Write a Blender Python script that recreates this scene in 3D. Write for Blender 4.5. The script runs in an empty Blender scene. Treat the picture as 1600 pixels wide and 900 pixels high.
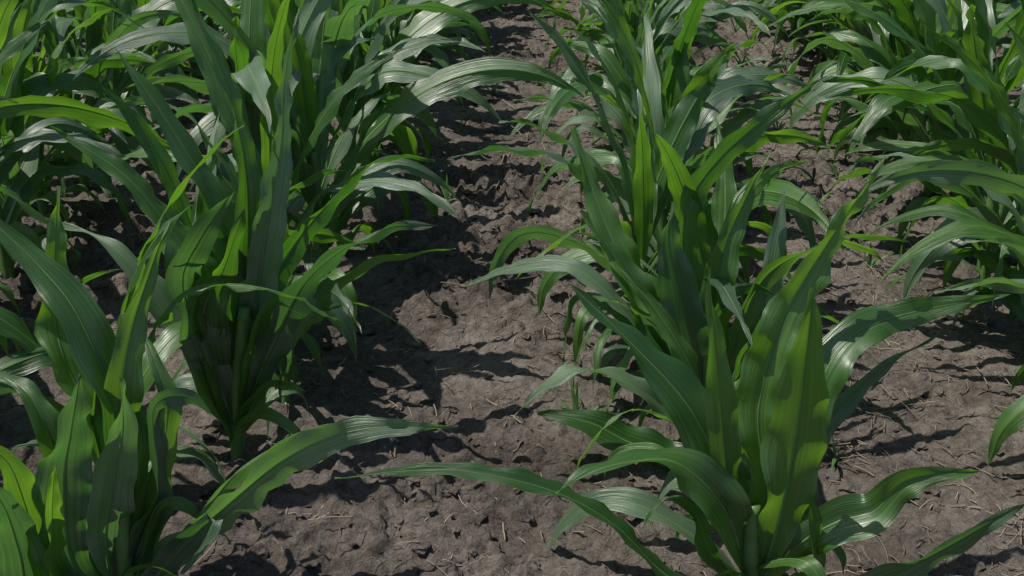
import bpy, math, random, bmesh
import numpy as np
from mathutils import Vector, Matrix
random.seed(7); rng = np.random.default_rng(11)
COL = bpy.context.scene.collection
R = math.radians
# ------------------------------------------------------------------ camera
FPX = 1900.0; TH = math.atan(902/FPX); H = 1.076; PSI = R(2.62)
cam_d = bpy.data.cameras.new('camera'); cam = bpy.data.objects.new('camera', cam_d); COL.objects.link(cam)
cam_d.sensor_width = 36; cam_d.lens = 36*FPX/1600; cam_d.clip_end = 2000; cam_d.clip_start = 0.02
cam.location = (0, 0, H); cam.rotation_euler = (math.pi/2-TH, 0, PSI)
bpy.context.scene.camera = cam
FW = Vector((-math.sin(PSI), math.cos(PSI), 0)); RT = Vector((math.cos(PSI), math.sin(PSI), 0)); UP = Vector((0, 0, 1))
CAM = Vector((0, 0, H))
def at(px, py, D):
    u = px-800; v = py-450
    t = D/(FPX*math.cos(TH)-v*math.sin(TH))
    return CAM + FW*D + RT*(u*t) + UP*(-(FPX*math.sin(TH)+v*math.cos(TH))*t)
def ground_at(px, py):
    z = FPX*H/math.cos(TH)/(py+902-450)
    D = (z-H*math.sin(TH))/math.cos(TH)
    p = at(px, py, D); p.z = 0
    return p, D
# ------------------------------------------------------------------ light
w = bpy.data.worlds.new('World'); bpy.context.scene.world = w; w.use_nodes = True
nt = w.node_tree; sky = nt.nodes.new('ShaderNodeTexSky'); sky.sky_type = 'NISHITA'; sky.sun_disc = False
SUN_DIR = Vector((-0.48, 0.0, 1.0)).normalized()
el = math.asin(SUN_DIR.z); az = math.atan2(SUN_DIR.x, SUN_DIR.y)
sky.sun_elevation = el; sky.sun_rotation = az
nt.links.new(sky.outputs[0], nt.nodes['Background'].inputs[0]); nt.nodes['Background'].inputs[1].default_value = 0.085
sd = bpy.data.lights.new('sun', 'SUN'); sd.energy = 4.6; sd.angle = R(0.5); sd.color = (1, 0.95, 0.87)
so = bpy.data.objects.new('sun', sd); COL.objects.link(so)
so.rotation_euler = SUN_DIR.to_track_quat('Z', 'Y').to_euler()
vs = bpy.context.scene.view_settings; vs.view_transform = 'Standard'; vs.look = 'None'; vs.exposure = 0
# ------------------------------------------------------------------ materials
def newmat(name):
    m = bpy.data.materials.new(name); m.use_nodes = True; m.node_tree.nodes.clear()
    return m, m.node_tree.nodes, m.node_tree.links
def ramp(n, stops):
    r = n.new('ShaderNodeValToRGB'); e = r.color_ramp.elements
    while len(e) < len(stops): e.new(0.5)
    for i, (p, c) in enumerate(stops): e[i].position = p; e[i].color = (*c, 1)
    return r
def mth(n, l, op, a, b=None):
    m = n.new('ShaderNodeMath'); m.operation = op
    for i, x in enumerate((a, b)):
        if x is None: continue
        if isinstance(x, (int, float)): m.inputs[i].default_value = x
        else: l.new(x, m.inputs[i])
    return m.outputs[0]
def leaf_material(name, dark, light, tdark, tlight, rough=0.38):
    m, n, l = newmat(name)
    uv = n.new('ShaderNodeTexCoord'); oi = n.new('ShaderNodeObjectInfo')
    def vn(su, sv, d):
        mp = n.new('ShaderNodeMapping'); mp.inputs['Scale'].default_value = (su, sv, 1)
        l.new(uv.outputs['UV'], mp.inputs[0])
        t = n.new('ShaderNodeTexNoise'); t.inputs['Scale'].default_value = 1; t.inputs['Detail'].default_value = d
        l.new(mp.outputs[0], t.inputs[0]); return t.outputs[0]
    veins = vn(60, 1.6, 1); broad = vn(13, 1.0, 2)
    blot = n.new('ShaderNodeTexNoise'); blot.inputs['Scale'].default_value = 14; blot.inputs['Detail'].default_value = 4
    l.new(uv.outputs['Object'], blot.inputs[0])
    f = mth(n, l, 'ADD', mth(n, l, 'MULTIPLY', veins, 1.0), mth(n, l, 'MULTIPLY', blot.outputs[0], 0.4))
    f = mth(n, l, 'ADD', f, mth(n, l, 'MULTIPLY', broad, 0.7))
    f = mth(n, l, 'SUBTRACT', f, 0.42)
    f = mth(n, l, 'ADD', f, mth(n, l, 'MULTIPLY', mth(n, l, 'SUBTRACT', oi.outputs['Random'], 0.5), 0.55))
    cr = ramp(n, [(0.3, dark), (0.95, light)]); l.new(f, cr.inputs[0])
    tr = ramp(n, [(0.3, tdark), (0.95, tlight)]); l.new(f, tr.inputs[0])
    b = n.new('ShaderNodeBump'); b.inputs['Strength'].default_value = 0.75; b.inputs['Distance'].default_value = 0.0025
    l.new(mth(n, l, 'ADD', mth(n, l, 'MULTIPLY', veins, 0.5), broad), b.inputs['Height'])
    p = n.new('ShaderNodeBsdfPrincipled'); l.new(cr.outputs[0], p.inputs['Base Color'])
    rr = mth(n, l, 'ADD', mth(n, l, 'MULTIPLY', blot.outputs[0], 0.25), rough-0.12); l.new(rr, p.inputs['Roughness'])
    p.inputs['Specular IOR Level'].default_value = 1.0; p.inputs['IOR'].default_value = 1.6
    l.new(b.outputs[0], p.inputs['Normal'])
    t = n.new('ShaderNodeBsdfTranslucent'); l.new(tr.outputs[0], t.inputs[0])
    mx = n.new('ShaderNodeMixShader'); mx.inputs[0].default_value = 0.38
    l.new(p.outputs[0], mx.inputs[1]); l.new(t.outputs[0], mx.inputs[2])
    o = n.new('ShaderNodeOutputMaterial'); l.new(mx.outputs[0], o.inputs[0])
    return m
M_LEAF = leaf_material('corn_leaf_green', (0.022, 0.080, 0.016), (0.080, 0.190, 0.032), (0.08, 0.29, 0.012), (0.27, 0.55, 0.03), 0.36)
M_PALE = leaf_material('corn_leaf_pale_sheen', (0.06, 0.115, 0.065), (0.16, 0.25, 0.14), (0.07, 0.22, 0.03), (0.18, 0.40, 0.06), 0.38)  # silvery sky sheen painted into the leaf colour; also serves a pale underside
def simple(name, c1, c2, scale, rough=0.6, trans=None):
    m, n, l = newmat(name)
    tc = n.new('ShaderNodeTexCoord'); no = n.new('ShaderNodeTexNoise'); no.inputs['Scale'].default_value = scale; no.inputs['Detail'].default_value = 4
    l.new(tc.outputs['Object'], no.inputs[0])
    cr = ramp(n, [(0.3, c1), (0.7, c2)]); l.new(no.outputs[0], cr.inputs[0])
    p = n.new('ShaderNodeBsdfPrincipled'); l.new(cr.outputs[0], p.inputs['Base Color']); p.inputs['Roughness'].default_value = rough
    out = p.outputs[0]
    if trans:
        t = n.new('ShaderNodeBsdfTranslucent'); t.inputs[0].default_value = (*trans, 1)
        mx = n.new('ShaderNodeMixShader'); mx.inputs[0].default_value = 0.55; l.new(out, mx.inputs[1]); l.new(t.outputs[0], mx.inputs[2]); out = mx.outputs[0]
    o = n.new('ShaderNodeOutputMaterial'); l.new(out, o.inputs[0])
    return m
M_RIB = simple('leaf_midrib_pale_green', (0.18, 0.30, 0.12), (0.29, 0.42, 0.20), 20, 0.45, (0.42, 0.72, 0.14))
M_STALK = simple('corn_stalk_green', (0.06, 0.14, 0.03), (0.13, 0.22, 0.07), 25, 0.5)
M_STRAW = simple('dry_straw', (0.12, 0.095, 0.07), (0.36, 0.295, 0.215), 9, 0.8)
M_WEED = simple('weed_green', (0.035, 0.09, 0.02), (0.08, 0.18, 0.04), 30, 0.5)
m, n, l = newmat('dry_crusted_soil'); M_SOIL = m
tc = n.new('ShaderNodeTexCoord')
def nz(s, d=6, r=0.6):
    x = n.new('ShaderNodeTexNoise'); x.inputs['Scale'].default_value = s; x.inputs['Detail'].default_value = d; x.inputs['Roughness'].default_value = r
    l.new(tc.outputs['Object'], x.inputs[0]); return x
a, b_, c_ = nz(3.5).outputs[0], nz(50, 8, 0.8).outputs[0], nz(300, 4, 0.75).outputs[0]
wn = nz(30, 3); wm = n.new('ShaderNodeVectorMath'); wm.operation = 'MULTIPLY_ADD'; l.new(wn.outputs['Color'], wm.inputs[0]); wm.inputs[1].default_value = (0.035,)*3; l.new(tc.outputs['Object'], wm.inputs[2])
vo = n.new('ShaderNodeTexVoronoi'); vo.feature = 'DISTANCE_TO_EDGE'; vo.inputs['Scale'].default_value = 36; l.new(wm.outputs[0], vo.inputs['Vector'])
vc = n.new('ShaderNodeTexVoronoi'); vc.inputs['Scale'].default_value = 95; l.new(wm.outputs[0], vc.inputs['Vector'])
crack = n.new('ShaderNodeMapRange'); l.new(vo.outputs[0], crack.inputs[0]); crack.inputs[1].default_value = 0; crack.inputs[2].default_value = 0.09
f = mth(n, l, 'ADD', mth(n, l, 'ADD', mth(n, l, 'MULTIPLY', a, 0.45), mth(n, l, 'MULTIPLY', b_, 0.45)), mth(n, l, 'MULTIPLY', c_, 0.25))
f = mth(n, l, 'ADD', mth(n, l, 'SUBTRACT', f, 0.085), mth(n, l, 'MULTIPLY', crack.outputs[0], 0.04))
cr = ramp(n, [(0.38, (0.056, 0.047, 0.040)), (0.51, (0.145, 0.124, 0.108)), (0.64, (0.275, 0.242, 0.212))]); l.new(f, cr.inputs[0])
bp = n.new('ShaderNodeBump'); bp.inputs['Strength'].default_value = 0.9; bp.inputs['Distance'].default_value = 0.012
hh = mth(n, l, 'ADD', b_, mth(n, l, 'MULTIPLY', c_, 0.35))
hh = mth(n, l, 'ADD', hh, mth(n, l, 'MULTIPLY', crack.outputs[0], 0.16)); hh = mth(n, l, 'SUBTRACT', hh, mth(n, l, 'MULTIPLY', vc.outputs[0], 0.35))
l.new(hh, bp.inputs['Height'])
p = n.new('ShaderNodeBsdfPrincipled'); l.new(cr.outputs[0], p.inputs['Base Color']); p.inputs['Roughness'].default_value = 0.95
p.inputs['Specular IOR Level'].default_value = 0.15
l.new(bp.outputs[0], p.inputs['Normal']); o = n.new('ShaderNodeOutputMaterial'); l.new(p.outputs[0], o.inputs[0])
# ------------------------------------------------------------------ mesh helper
def mesh(name, v, f, mat, uv=None, smooth=True):
    me = bpy.data.meshes.new(name)
    v = np.asarray([tuple(x) for x in v], dtype=np.float32) if not isinstance(v, np.ndarray) else v.astype(np.float32)
    me.vertices.add(len(v)); me.vertices.foreach_set('co', v.ravel())
    if isinstance(f, np.ndarray): flat = f.ravel().astype(np.int32); st = np.arange(0, flat.size, f.shape[1], dtype=np.int32)
    else:
        flat = np.array([i for q in f for i in q], dtype=np.int32); st = np.concatenate([[0], np.cumsum([len(q) for q in f])[:-1]]).astype(np.int32)
    me.loops.add(len(flat)); me.loops.foreach_set('vertex_index', flat)
    me.polygons.add(len(st)); me.polygons.foreach_set('loop_start', st)
    me.polygons.foreach_set('use_smooth', np.full(len(st), smooth, dtype=bool))
    me.materials.append(mat)
    me.update(calc_edges=True)
    if uv is not None:
        lay = me.uv_layers.new(name='UVMap'); lay.data.foreach_set('uv', np.asarray(uv, dtype=np.float32)[flat].ravel())
    return me
def link(name, me, parent=None):
    o = bpy.data.objects.new(name, me); COL.objects.link(o); o.parent = parent; return o
# ------------------------------------------------------------------ ground
_G = {}
def vnoise(X, Y, s, seed):
    if seed not in _G: _G[seed] = np.random.default_rng(seed).random((256, 256))
    g = _G[seed]
    x = X*s+1000.37; y = Y*s+1000.71
    xi = np.floor(x).astype(int); yi = np.floor(y).astype(int); fx = x-xi; fy = y-yi
    fx = fx*fx*(3-2*fx); fy = fy*fy*(3-2*fy)
    a = g[xi % 256, yi % 256]; b = g[(xi+1) % 256, yi % 256]; c = g[xi % 256, (yi+1) % 256]; d = g[(xi+1) % 256, (yi+1) % 256]
    return (a*(1-fx)+b*fx)*(1-fy)+(c*(1-fx)+d*fx)*fy - 0.5
def sst(x, a, b):
    t = np.clip((x-a)/(b-a), 0, 1); return t*t*(3-2*t)
def height(X, Y):
    wx = X+0.03*vnoise(X, Y, 9, 50)+0.014*vnoise(X, Y, 40, 52); wy = Y+0.03*vnoise(X, Y, 9, 51)+0.014*vnoise(X, Y, 40, 53)
    h = 0.034*vnoise(wx, wy, 1.6, 1)+0.036*vnoise(wx, wy*1.6, 5, 2)
    m_ = np.clip(0.6+1.8*vnoise(X, Y, 2.2, 9), 0.35, 1)
    r = 1-np.abs(vnoise(wx, wy*1.5, 14, 3))*3.2
    h += m_*(0.013*r+0.011*vnoise(wx, wy, 27, 4)+0.009*vnoise(X, Y, 55, 5)+0.008*vnoise(X, Y, 100, 6))
    k1 = vnoise(wx, wy*1.4, 19, 31); k2 = vnoise(wx, wy*1.3, 36, 32); k3 = vnoise(wx, wy, 68, 33)
    h += m_*(0.012*sst(k1, 0.03, 0.07)*(1+k2)+0.010*sst(k2, 0.05, 0.09)+0.008*sst(k3, 0.05, 0.11))
    return h-0.022
def axis(lo, hi, step, far):
    core = np.arange(lo, hi+step/2, step); ext = []; d = step; x = hi
    while x < far: d *= 1.35; x += d; ext.append(x)
    e2 = []; d = step; x = lo
    while x > -far: d *= 1.35; x -= d; e2.append(x)
    return np.array(e2[::-1]+list(core)+ext)
xs = axis(-2.3, 2.3, 0.0056, 400)
yc = [0.9]
while yc[-1] < 6.2: yc.append(yc[-1]+0.0046+0.0016*(yc[-1]-0.9))
ys = list(yc); d = .01
while ys[-1] < 400: d *= 1.35; ys.append(ys[-1]+d)
pre = []; d = .006; y = .9
while y > -400: d *= 1.35; y -= d; pre.append(y)
ys = np.array(pre[::-1]+ys)
X, Y = np.meshgrid(xs, ys, indexing='ij'); Z = height(X, Y)
nx, ny = X.shape
i = (np.arange(nx-1)[:, None]*ny+np.arange(ny-1)[None, :]).ravel()
me = mesh('soil_ground', np.stack([X, Y, Z], -1).reshape(-1, 3), np.stack([i, i+ny, i+ny+1, i+1], -1), M_SOIL)
g = link('ground', me); g['kind'] = 'structure'; g['label'] = 'dry grey brown crusted soil of the field'
def gh(x, y): return float(height(np.array([[x]]), np.array([[y]]))[0, 0])
# clods
bm = bmesh.new(); bmesh.ops.create_icosphere(bm, subdivisions=2, radius=1)
iv = np.array([v.co[:] for v in bm.verts]); ifc = np.array([[v.index for v in f.verts] for f in bm.faces]); bm.free()
NC = 15000; cv = []; cf = []
cx = rng.uniform(-2.4, 2.4, NC); cy = 0.95+5.2*rng.random(NC)**1.3; cs = 0.0018+0.011*rng.random(NC)**3.2
ch = height(cx[None], cy[None])[0]
for k in range(NC):
    d = 1+1.2*(vnoise(iv[:, 0]+k*3.1, iv[:, 1]+iv[:, 2]*1.7, 1.9, 20))+0.7*vnoise(iv[:, 0]+k*1.1, iv[:, 2]-iv[:, 1], 3.9, 21)
    v = iv*d[:, None]*cs[k]*np.array([rng.uniform(.8, 1.7), rng.uniform(.7, 1.2), rng.uniform(.35, .75)])
    t = rng.uniform(0, 6.28); v = v@np.array([[math.cos(t), math.sin(t), 0], [-math.sin(t), math.cos(t), 0], [0, 0, 1]])
    cv.append(v+np.array([cx[k], cy[k], ch[k]])); cf.append(ifc+k*len(iv))
me = mesh('soil_clods', np.concatenate(cv), np.concatenate(cf), M_SOIL, smooth=False)
o = link('soil_clods', me); o['kind'] = 'stuff'; o['label'] = 'small crumbly clods scattered over the dry soil'; o['category'] = 'soil clods'
# straw
sv = []; sf = []
def straw(x, y, L, r, a):
    n0 = len(sv); bend = random.uniform(-.35, .35); tilt = random.uniform(-.12, .2)
    px, py = x, y; pz = gh(x, y)+r+0.002
    for j in range(5):
        aa = a+bend*j/4*2; d = Vector((math.cos(aa), math.sin(aa), 0)); s_ = Vector((-d.y, d.x, 0)); zz = max(pz, gh(px, py)+0.001)
        for q_ in range(4):
            t = q_*math.pi/2
            sv.append(Vector((px, py, zz))+s_*(math.cos(t)*r)+UP*(math.sin(t)*r*0.6))
        px += d.x*L/4; py += d.y*L/4; pz += tilt*L/4
        if j:
            b0 = n0+(j-1)*4
            for q_ in range(4): sf.append((b0+q_, b0+(q_+1) % 4, b0+4+(q_+1) % 4, b0+4+q_))
for k in range(4800):
    x = random.choice([random.uniform(-2.3, 2.3), random.gauss(0.58, 0.16), random.gauss(0.62, 0.2), random.gauss(0.62, 0.15), random.gauss(-0.15, 0.2)]); y = random.uniform(1.0, 5.8)
    straw(x, y, random.uniform(0.008, 0.035) if random.random() < .78 else random.uniform(.03, .085), random.uniform(0.0004, 0.0014), random.uniform(0, 6.28))
o = link('straw_residue', mesh('straw_residue', sv, sf, M_STRAW)); o['kind'] = 'stuff'; o['label'] = 'dry straw bits lying on the soil between rows'; o['category'] = 'straw'
# ------------------------------------------------------------------ corn
def spline(P, n_):
    P = [Vector(p) for p in P]; Q = [P[0]*2-P[1]]+P+[P[-1]*2-P[-2]]; out = []
    segs = len(P)-1
    for j in range(n_):
        t = j/(n_-1)*segs; i_ = min(int(t), segs-1); t -= i_
        a, b, c, d = Q[i_:i_+4]
        out.append(0.5*((2*b)+(c-a)*t+(2*a-5*b+4*c-d)*t*t+(3*b-a-3*c+d)*t**3))
    L = [0]
    for j in range(1, n_): L.append(L[-1]+(out[j]-out[j-1]).length)
    res = []; k = 0
    for j in range(n_):
        s = L[-1]*j/(n_-1)
        while k < n_-2 and L[k+1] < s: k += 1
        tt = (s-L[k])/max(L[k+1]-L[k], 1e-9); res.append(out[k].lerp(out[k+1], min(max(tt, 0), 1)))
    return res, L[-1]
def wprof(s):
    a = 0.34+0.66*math.sin(min(s/0.42, 1)*math.pi/2)**1.4
    b = 1 if s < 0.42 else max(0, 1-((s-0.42)/0.58)**1.75)
    return a*b+0.012
def build_leaf(P, Cs, L, wd, rr, ruf=0.10, fold0=68, fold1=17, mat=None):
    n_ = len(P); NA = 10; v = []; uv = []; f = []
    ph = [rr.uniform(0, 6.28) for _ in range(6)]; lam = rr.uniform(0.05, 0.1); uo = rr.uniform(0, 20)
    rib = []; rf = []; Nn = []
    for j in range(n_):
        T = (P[min(j+1, n_-1)]-P[max(j-1, 0)]).normalized(); C = Cs[j]; C = (C-T*C.dot(T)).normalized(); N = T.cross(C)
        Nn.append(N)
        s = j/(n_-1); w_ = wd*wprof(s)
        fo = R(fold1+(fold0-fold1)*max(0, 1-s/0.2)**1.5)+R(13)*math.sin(s*7+ph[4])*min(1, s*3)
        win = min(1, max(0, (s-0.08)/0.2))*(1-0.5*s)
        for q_ in range(NA+1):
            c = q_/NA*2-1; ac = abs(c); sd_ = 0 if c < 0 else 1
            arc = s*L/lam*6.28
            rf_ = ruf*wd*win*(math.sin(arc*(0.8 if sd_ else 1.07)+ph[sd_])+0.7*math.sin(arc*0.47+ph[2+sd_]))*ac**1.7
            ff = fo*(1-0.45*ac)
            pos = P[j]+C*(c*w_/2*math.cos(ff)*(1-0.07*math.sin(arc*.9+ph[5])*ac))+N*(ac*w_/2*math.sin(ff)+rf_)
            v.append(pos); uv.append((q_/NA+uo, s*L*2.2))
        if j:
            b0 = (j-1)*(NA+1)
            for q_ in range(NA): f.append((b0+q_, b0+q_+1, b0+NA+2+q_, b0+NA+1+q_))
    me = mesh('leaf_blade', v, f, mat or M_LEAF, uv)
    for j in range(n_):
        s = j/(n_-1); r = (0.0023*(1-s)**1.2+0.0003)*wd/0.055; C = Cs[j]
        for q_ in range(6):
            t = q_*math.pi/3; rib.append(P[j]+C*(math.cos(t)*r)+Nn[j]*(math.sin(t)*r*0.6))
        if j:
            b0 = (j-1)*6
            for q_ in range(6): rf.append((b0+q_, b0+(q_+1) % 6, b0+6+(q_+1) % 6, b0+6+q_))
    return me, mesh('leaf_midrib', rib, rf, M_RIB)
def stalk_mesh(pts, r0, r1):
    P, L = spline(pts, 16); v = []; f = []
    for j, p_ in enumerate(P):
        s = j/15; r = r0+(r1-r0)*s; r *= 1+0.12*(j % 4 == 0)
        T = (P[min(j+1, 15)]-P[max(j-1, 0)]).normalized(); A = T.cross(Vector((0, 1, 0))).normalized(); B = T.cross(A)
        for q_ in range(10):
            t = q_*math.pi/5; v.append(p_+A*math.cos(t)*r*1.12+B*math.sin(t)*r)
        if j:
            b0 = (j-1)*10
            for q_ in range(10): f.append((b0+q_, b0+(q_+1) % 10, b0+10+(q_+1) % 10, b0+10+q_))
    f.append(tuple(range(150, 160)))
    return mesh('stalk', v, f, M_STALK)
def rot(v, ax, a): return Matrix.Rotation(a, 3, ax) @ v
def proc_leaf(h0, az, L, wd, e0, droop, rr, side=0, lean=(0, 0), n_=28):
    p_ = Vector((lean[0]*h0, lean[1]*h0, h0)); P = []; Cs = []; e = e0; a = az
    tw = rr.uniform(-2.2, 2.2); kink = rr.uniform(0.35, 0.7); kk = rr.uniform(0, 0.9)*(droop > 0.9)
    for j in range(n_):
        s = j/(n_-1); P.append(p_.copy())
        T = Vector((math.cos(e)*math.cos(a), math.cos(e)*math.sin(a), math.sin(e)))
        C = Vector((math.sin(a), -math.cos(a), 0)); C = rot(C, T, tw*max(0, s-0.1)**1.2)
        Cs.append(C); p_ = p_+T*(L/(n_-1))
        e -= droop/(n_-1)*(0.25+1.7*s)+(kk*math.exp(-((s-kink)/0.06)**2)*0.35)
        a += side/(n_-1)
        e = max(e, -1.45)
    return P, Cs, L
def make_proto(idx):
    rr = random.Random(100+idx); parts = []
    nl = rr.choice([11, 12, 12, 13]); plane = 0; hs = rr.uniform(0.9, 1.05); lean = (rr.uniform(-.12, .12), rr.uniform(-.12, .12))
    SH = 0.25*hs
    parts.append(('stalk', stalk_mesh([(0, 0, -0.04), (lean[0]*SH*.5, lean[1]*SH*.5, SH*.5), (lean[0]*SH, lean[1]*SH, SH)], 0.0115, 0.006), None))
    for k in range(nl):
        t = k/(nl-1); h0 = 0.012+(SH-0.012)*t
        az = plane+math.pi*(k % 2)+rr.uniform(-.8, .8)
        L = (0.15+0.35*math.sin(math.pi*min(1, 0.05+t*0.68)))*rr.uniform(.78, 1.2)*hs
        wd = (0.019+0.040*math.sin(math.pi*min(1, .1+t*.62)))*rr.uniform(.75, 1.15)
        e0 = R(44+37*t+rr.uniform(-9, 7)); droop = (2.6-1.9*t)*rr.uniform(.6, 1.2)
        P, Cs, L = proc_leaf(h0, az, L, wd, e0, droop, rr, rr.uniform(-.8, .8), lean)
        bl, rb = build_leaf(P, Cs, L, wd, rr, ruf=rr.uniform(.08, .17), mat=M_PALE if (rr.random() < .42 and t < .85) else M_LEAF)
        parts.append(('leaf', bl, rb))
    return parts
PROTOS = [make_proto(k) for k in range(16)]
GROUP = 'corn plants growing in rows'
def root(loc, label, grp=GROUP, rz=0, sc=1):
    r = bpy.data.objects.new('corn_plant', None); COL.objects.link(r); r.empty_display_size = 0.05
    r.location = loc; r.rotation_euler = (0, 0, rz); r.scale = (sc, sc, sc)
    r['label'] = label; r['category'] = 'corn plant'; r['group'] = grp
    return r
def place(idx, x, y, rz, sc, label, grp=GROUP):
    r = root((x, y, gh(x, y)), label, grp, rz, sc)
    for nm, me, rib in PROTOS[idx]:
        o = link(nm, me, r)
        if rib: link('midrib', rib, o)
    return r
def hero(base_px, label, stem, leaves, seed, r0=0.013, extra=(), wf=1.0):
    b, D0 = ground_at(*base_px); rr = random.Random(seed); loc = Vector((b.x, b.y, gh(b.x, b.y)))
    rt = root(loc, label)
    S = [at(x, y, D0+d)-loc for x, y, d in stem]; S[0].z = min(S[0].z, 0)-0.03
    link('stalk', stalk_mesh(S, r0, 0.008), rt)
    for pts, wpx, phi, tw, dD, pale in leaves:
        n0 = len(pts); P3 = [at(x, y, D0+dD*(k/(n0-1))**1.2)-loc for k, (x, y) in enumerate(pts)]
        P, L = spline(P3, 44); Cs = []
        wd = wpx*(D0+dD*.4+0.25)/FPX*wf; wob = rr.uniform(0, 6.28)
        for j in range(44):
            T = (P[min(j+1, 43)]-P[max(j-1, 0)]).normalized(); V = (P[j]+loc-CAM).normalized()
            pr = T.cross(V).normalized(); up = T.cross(pr)
            a_ = R(phi+tw*j/43+20*math.sin(j/43*8+wob)); C = pr*math.cos(a_)+up*math.sin(a_)
            if T.cross(C).dot(-V) < 0 : C = -C
            if Cs and C.dot(Cs[-1]) < 0: C = -C
            Cs.append(C)
        bl, rb = build_leaf(P, Cs, L, wd, rr, ruf=rr.uniform(.08, .17), fold0=62, fold1=22, mat=M_PALE if pale else M_LEAF)
        o = link('leaf', bl, rt); link('midrib', rb, o)
    for azd, L, wd, e0, dr, h0 in extra:     # small lower leaves round the stalk
        P, Cs, L = proc_leaf(h0, R(azd), L, wd, R(e0), dr, rr, rr.uniform(-.6, .6))
        bl, rb = build_leaf(P, Cs, L, wd, rr, ruf=rr.uniform(.1, .2), mat=M_PALE if rr.random() < .4 else M_LEAF)
        o = link('leaf', bl, rt); link('midrib', rb, o)
    return rt
# leaf: (pixel midline, width px, facing angle, twist, depth drift, pale)
A1 = [
 ([(1180,900),(1195,760),(1185,640),(1225,500),(1290,385),(1385,245)], 84, 15, 20, .12, 0),
 ([(1195,890),(1225,780),(1250,640),(1262,540),(1270,452)], 100, 10, 10, -.04, 0),
 ([(1190,880),(1240,720),(1285,590),(1340,520),(1430,487),(1578,460)], 70, 25, -30, .15, 0),
 ([(1165,900),(1150,800),(1085,650),(995,545),(888,442)], 92, 20, 20, .06, 0),
 ([(1170,880),(1140,780),(1125,620),(1115,520),(1108,420)], 56, 15, 30, .02, 0),
 ([(1165,900),(1135,800),(1060,725),(985,722),(925,738),(868,770)], 86, 30, 25, -.08, 0),
 ([(1190,910),(1250,850),(1310,815),(1365,800),(1420,750),(1530,736)], 76, 30, -30, -.02, 0),
 ([(1175,930),(1290,940),(1400,895),(1480,855),(1550,815),(1612,782)], 60, 30, 10, -.1, 1),
 ([(1160,935),(1050,905),(960,820),(865,768),(740,738),(640,735),(523,748)], 44, 35, 15, -.05, 0),
 ([(1160,920),(1100,850),(1000,790),(930,785),(880,820),(848,872)], 48, 20, 30, .1, 1),
 ([(1185,900),(1250,800),(1270,700),(1310,640),(1370,580),(1468,520)], 42, 30, 10, .12, 1),
 ([(1185,930),(1260,900),(1275,840),(1268,775)], 42, 20, 30, -.02, 0),
 ([(1170,920),(1110,870),(1080,800),(1040,780),(1000,830)], 36, 30, 30, -.02, 0),
]
A2 = [
 ([(1110,690),(1085,560),(1055,430),(1045,370),(1050,315)], 78, 5, 15, -.03, 1),
 ([(1110,680),(1080,520),(1068,350),(1110,265),(1190,190),(1292,118)], 64, 25, 20, .2, 0),
 ([(1115,680),(1110,540),(1130,400),(1165,310),(1205,235)], 58, 20, 20, .1, 0),
 ([(1115,680),(1150,540),(1190,440),(1260,392),(1340,368),(1422,378)], 44, 50, 10, .1, 0),
 ([(1105,680),(1060,520),(985,430),(935,320),(895,200)], 62, 20, 20, .15, 0),
 ([(1100,690),(1040,640),(980,598),(905,578),(860,598),(812,640)], 44, 40, 15, -.05, 1),
 ([(1100,700),(1050,710),(985,692),(920,660),(840,645)], 66, 25, 10, 0, 0),
 ([(1105,680),(1070,600),(1010,480),(960,400),(905,330)], 60, 30, 10, .1, 0),
 ([(1115,680),(1170,560),(1195,470),(1215,370),(1225,290)], 50, 35, -10, .12, 1),
 ([(1100,680),(1040,560),(940,470),(895,480),(880,570)], 30, 40, 10, .12, 0),
 ([(1108,690),(1150,600),(1215,560),(1190,480),(1150,430)], 40, 30, 10, .05, 0),
 ([(1100,680),(1000,520),(900,420),(800,420),(722,450)], 38, 40, 10, .15, 1),
 ([(1105,690),(1090,560),(1130,470),(1180,450),(1230,470)], 34, 40, 20, .03, 0),
]
B1 = [
 ([(180,930),(115,880),(100,760),(112,670),(125,585)], 100, 5, 10, -.05, 1),
 ([(190,930),(165,850),(180,740),(192,670),(190,590)], 76, 15, 10, -.07, 1),
 ([(190,900),(190,680),(130,510),(65,420),(-40,320)], 88, 15, 15, .1, 0),
 ([(190,900),(150,680),(100,560),(85,470),(90,290)], 78, 20, 20, .14, 0),
 ([(200,900),(190,640),(205,520),(232,430),(262,345)], 62, 25, 10, .12, 0),
 ([(200,910),(245,760),(240,640),(290,620),(330,650)], 62, 35, 30, .05, 1),
 ([(210,930),(290,850),(360,785),(450,715),(560,672),(716,666)], 72, 20, 20, .0, 1),
 ([(205,930),(300,840),(350,760),(400,715),(500,665),(600,662)], 44, 45, 20, .05, 1),
 ([(180,930),(110,760),(60,640),(30,600),(-30,570)], 62, 30, 10, .08, 0),
 ([(180,940),(90,920),(50,820),(10,720),(-60,690)], 70, 20, 10, -.1, 0),
 ([(170,950),(95,900),(82,820),(85,725)], 44, 30, 10, -.12, 0),
 ([(160,960),(60,960),(30,860),(10,800),(-20,750)], 82, 15, 10, -.15, 1),
 ([(205,920),(240,780),(262,640),(240,560),(225,520)], 60, 20, 20, .1, 0),
 ([(210,940),(280,860),(335,810),(310,860),(275,905)], 44, 20, 20, -.06, 1),
 ([(195,900),(150,700),(150,560),(120,450),(190,420)], 42, 40, 20, .16, 0),
 ([(205,930),(235,830),(255,790),(290,790),(330,830)], 36, 30, 20, .0, 0),
]
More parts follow.
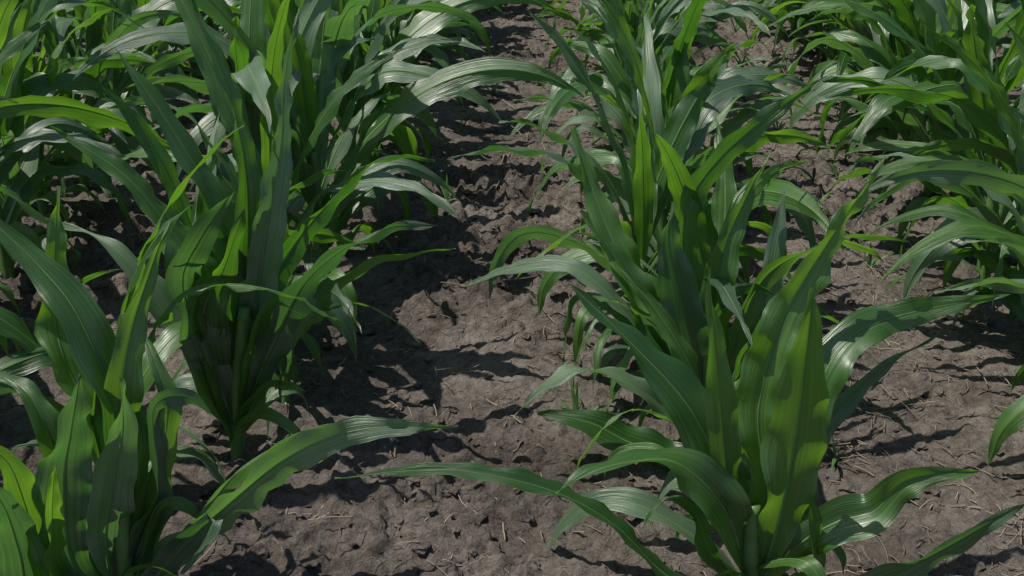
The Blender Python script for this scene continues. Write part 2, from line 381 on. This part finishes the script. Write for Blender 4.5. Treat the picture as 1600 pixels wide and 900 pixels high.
B2 = [
 ([(365,680),(335,600),(318,490),(350,420),(382,325)], 76, 15, 15, -.03, 0),
 ([(368,670),(310,520),(285,440),(315,370),(368,292)], 72, 10, 15, -.08, 1),
 ([(372,660),(385,470),(385,280),(352,130),(295,-10)], 58, 20, 25, .1, 0),
 ([(370,660),(365,430),(325,300),(255,180),(180,75)], 68, 20, 15, .08, 0),
 ([(365,670),(320,450),(265,360),(190,270),(78,198)], 64, 25, 15, .02, 0),
 ([(380,660),(400,500),(455,390),(530,300),(600,245),(680,250)], 48, 40, 15, .2, 0),
 ([(375,660),(425,540),(475,445),(545,385),(610,355),(684,352)], 60, 35, 20, 0, 1),
 ([(375,670),(430,540),(510,455),(600,405),(712,388)], 44, 45, 10, .15, 0),
 ([(370,680),(395,560),(410,500),(430,470),(482,500)], 38, 30, 20, -.03, 0),
 ([(368,690),(385,650),(415,605),(445,600),(478,612)], 38, 30, 20, -.03, 0),
 ([(360,690),(345,600),(320,560),(290,570),(255,620)], 38, 30, 20, -.03, 0),
 ([(365,690),(310,560),(210,420),(150,370),(90,350)], 52, 35, 10, .1, 1),
 ([(380,670),(420,350),(440,220),(445,120),(470,10)], 52, 15, 20, .15, 1),
 ([(372,690),(340,620),(290,600),(250,640),(230,700)], 36, 30, 20, .0, 1),
]
EX = [(20, .2, .024, 55, 2.2, .03), (150, .18, .022, 50, 2.4, .04), (230, .16, .02, 58, 2.0, .02), (320, .2, .026, 50, 2.3, .05), (90, .2, .022, 60, 2, .05)]
hero((1175,925), 'large corn plant nearest the camera, just right of centre with tall upright leaves', [(1175,925,0),(1172,860,0),(1178,790,0)], A1, 1, extra=EX, wf=.95)
hero((1110,705), 'corn plant directly behind the front one right of centre, with glossy pale upright leaf', [(1110,705,0),(1108,620,0),(1105,540,0)], A2, 2, extra=EX, wf=.97)
hero((195,930), 'broad leaved corn plant cropped by the bottom left corner, with wide leaves in silvery sky sheen', [(195,930,0),(192,820,0),(192,720,0)], B1, 3, extra=EX, wf=.97)
hero((368,700), 'tall corn plant left of centre, its stalk rising behind the lowest leaves', [(368,700,0),(372,600,0),(382,480,0)], B2, 4, wf=.97, r0=.011, extra=EX[:2]+EX[3:4])
place(3, -0.66, 1.50, .4, .80, 'smaller corn plant squeezed between the two big ones at the left front')
place(12, -0.47, 1.78, 1.9, .72, 'low corn plant just right of the tall left one, leaning over the middle soil strip')
place(6, -0.57, 1.84, 2.6, .88, 'smaller corn plant tight behind the tall one left of centre')
place(9, 0.235, 1.52, 3.4, .66, 'smaller corn plant hidden between the two front plants right of centre')
place(1, 0.25, 1.82, .5, .78, 'smaller corn plant third from the front in the row just right of centre')
ORD = ['first', 'second', 'third', 'fourth', 'fifth', 'sixth', 'seventh', 'eighth', 'ninth']
ROWS = [('row just right of centre', 0.20, 1.98, 5, .92, .95), ('row just left of centre', -0.53, 1.98, 6, 1.06, .88), ('right hand row', 0.90, 1.54, 1, 1.12, .72),
        ('second row left of centre', -1.20, 1.42, 1, 1.08, .75), ('far left row', -1.95, 2.5, 1, .97, .8), ('far right row', 1.66, 2.6, 1, 1.05, .75),
        ('row beyond the far right one', 2.4, 4.2, 1, 1, 1.1), ('row beyond the far left one', -2.7, 4.4, 1, 1, 1.1)]
rr = random.Random(5)
for nm, x0, y0, k, sc0, sp in ROWS:
    y = y0
    while y < 6.3:
        x = x0+rr.gauss(0, .028); idx = rr.randrange(16)
        rz = rr.choice([0, math.pi])+rr.uniform(-1.0, 1.0)
        if k <= 9: lab, gr = 'green corn plant, %s from the front in the %s' % (ORD[k-1], nm), GROUP
        else: lab, gr = 'crowded green corn plant far back in the %s' % nm, 'distant corn plants of the '+nm
        place(idx, x, y, rz, sc0*rr.uniform(.82, 1.12), lab, gr)
        y += sp*rr.uniform(.12, .20); k += 1
# ------------------------------------------------------------------ weeds
def weed(x, y, seed, lab):
    q = random.Random(seed); r = bpy.data.objects.new('weed_seedling', None); COL.objects.link(r); r.location = (x, y, gh(x, y)-.003)
    r['label'] = lab; r['category'] = 'weed'; r['group'] = 'small grass weeds in the '+lab.split(' the ')[-1]
    for k in range(q.choice([5, 6, 7])):
        P, Cs, L = proc_leaf(0, q.uniform(0, 6.28), q.uniform(.04, .11), .005, R(q.uniform(45, 80)), q.uniform(.4, 1.6), q, n_=12)
        bl, rb = build_leaf(P, Cs, L, q.uniform(.004, .008), q, ruf=.02, mat=M_WEED); link('blade', bl, r)
for k, (px, py) in enumerate([(1205,90),(1225,120),(1260,70),(1180,60),(1240,190),(1290,230),(1215,160),(1270,290),(1160,110),(700,330),(770,150),(1330,330),(1310,700),(900,640),(1275,330),(1240,250),(1190,35),(1150,40),(1215,210),(1310,280),(1360,410),(760,60),(720,200)]):
    p_, _ = ground_at(px, py)
    side = 'right hand soil strip' if px > 1000 else 'middle soil strip'
    weed(p_.x, p_.y, k, 'tiny green grass weed sprouting in the '+side)
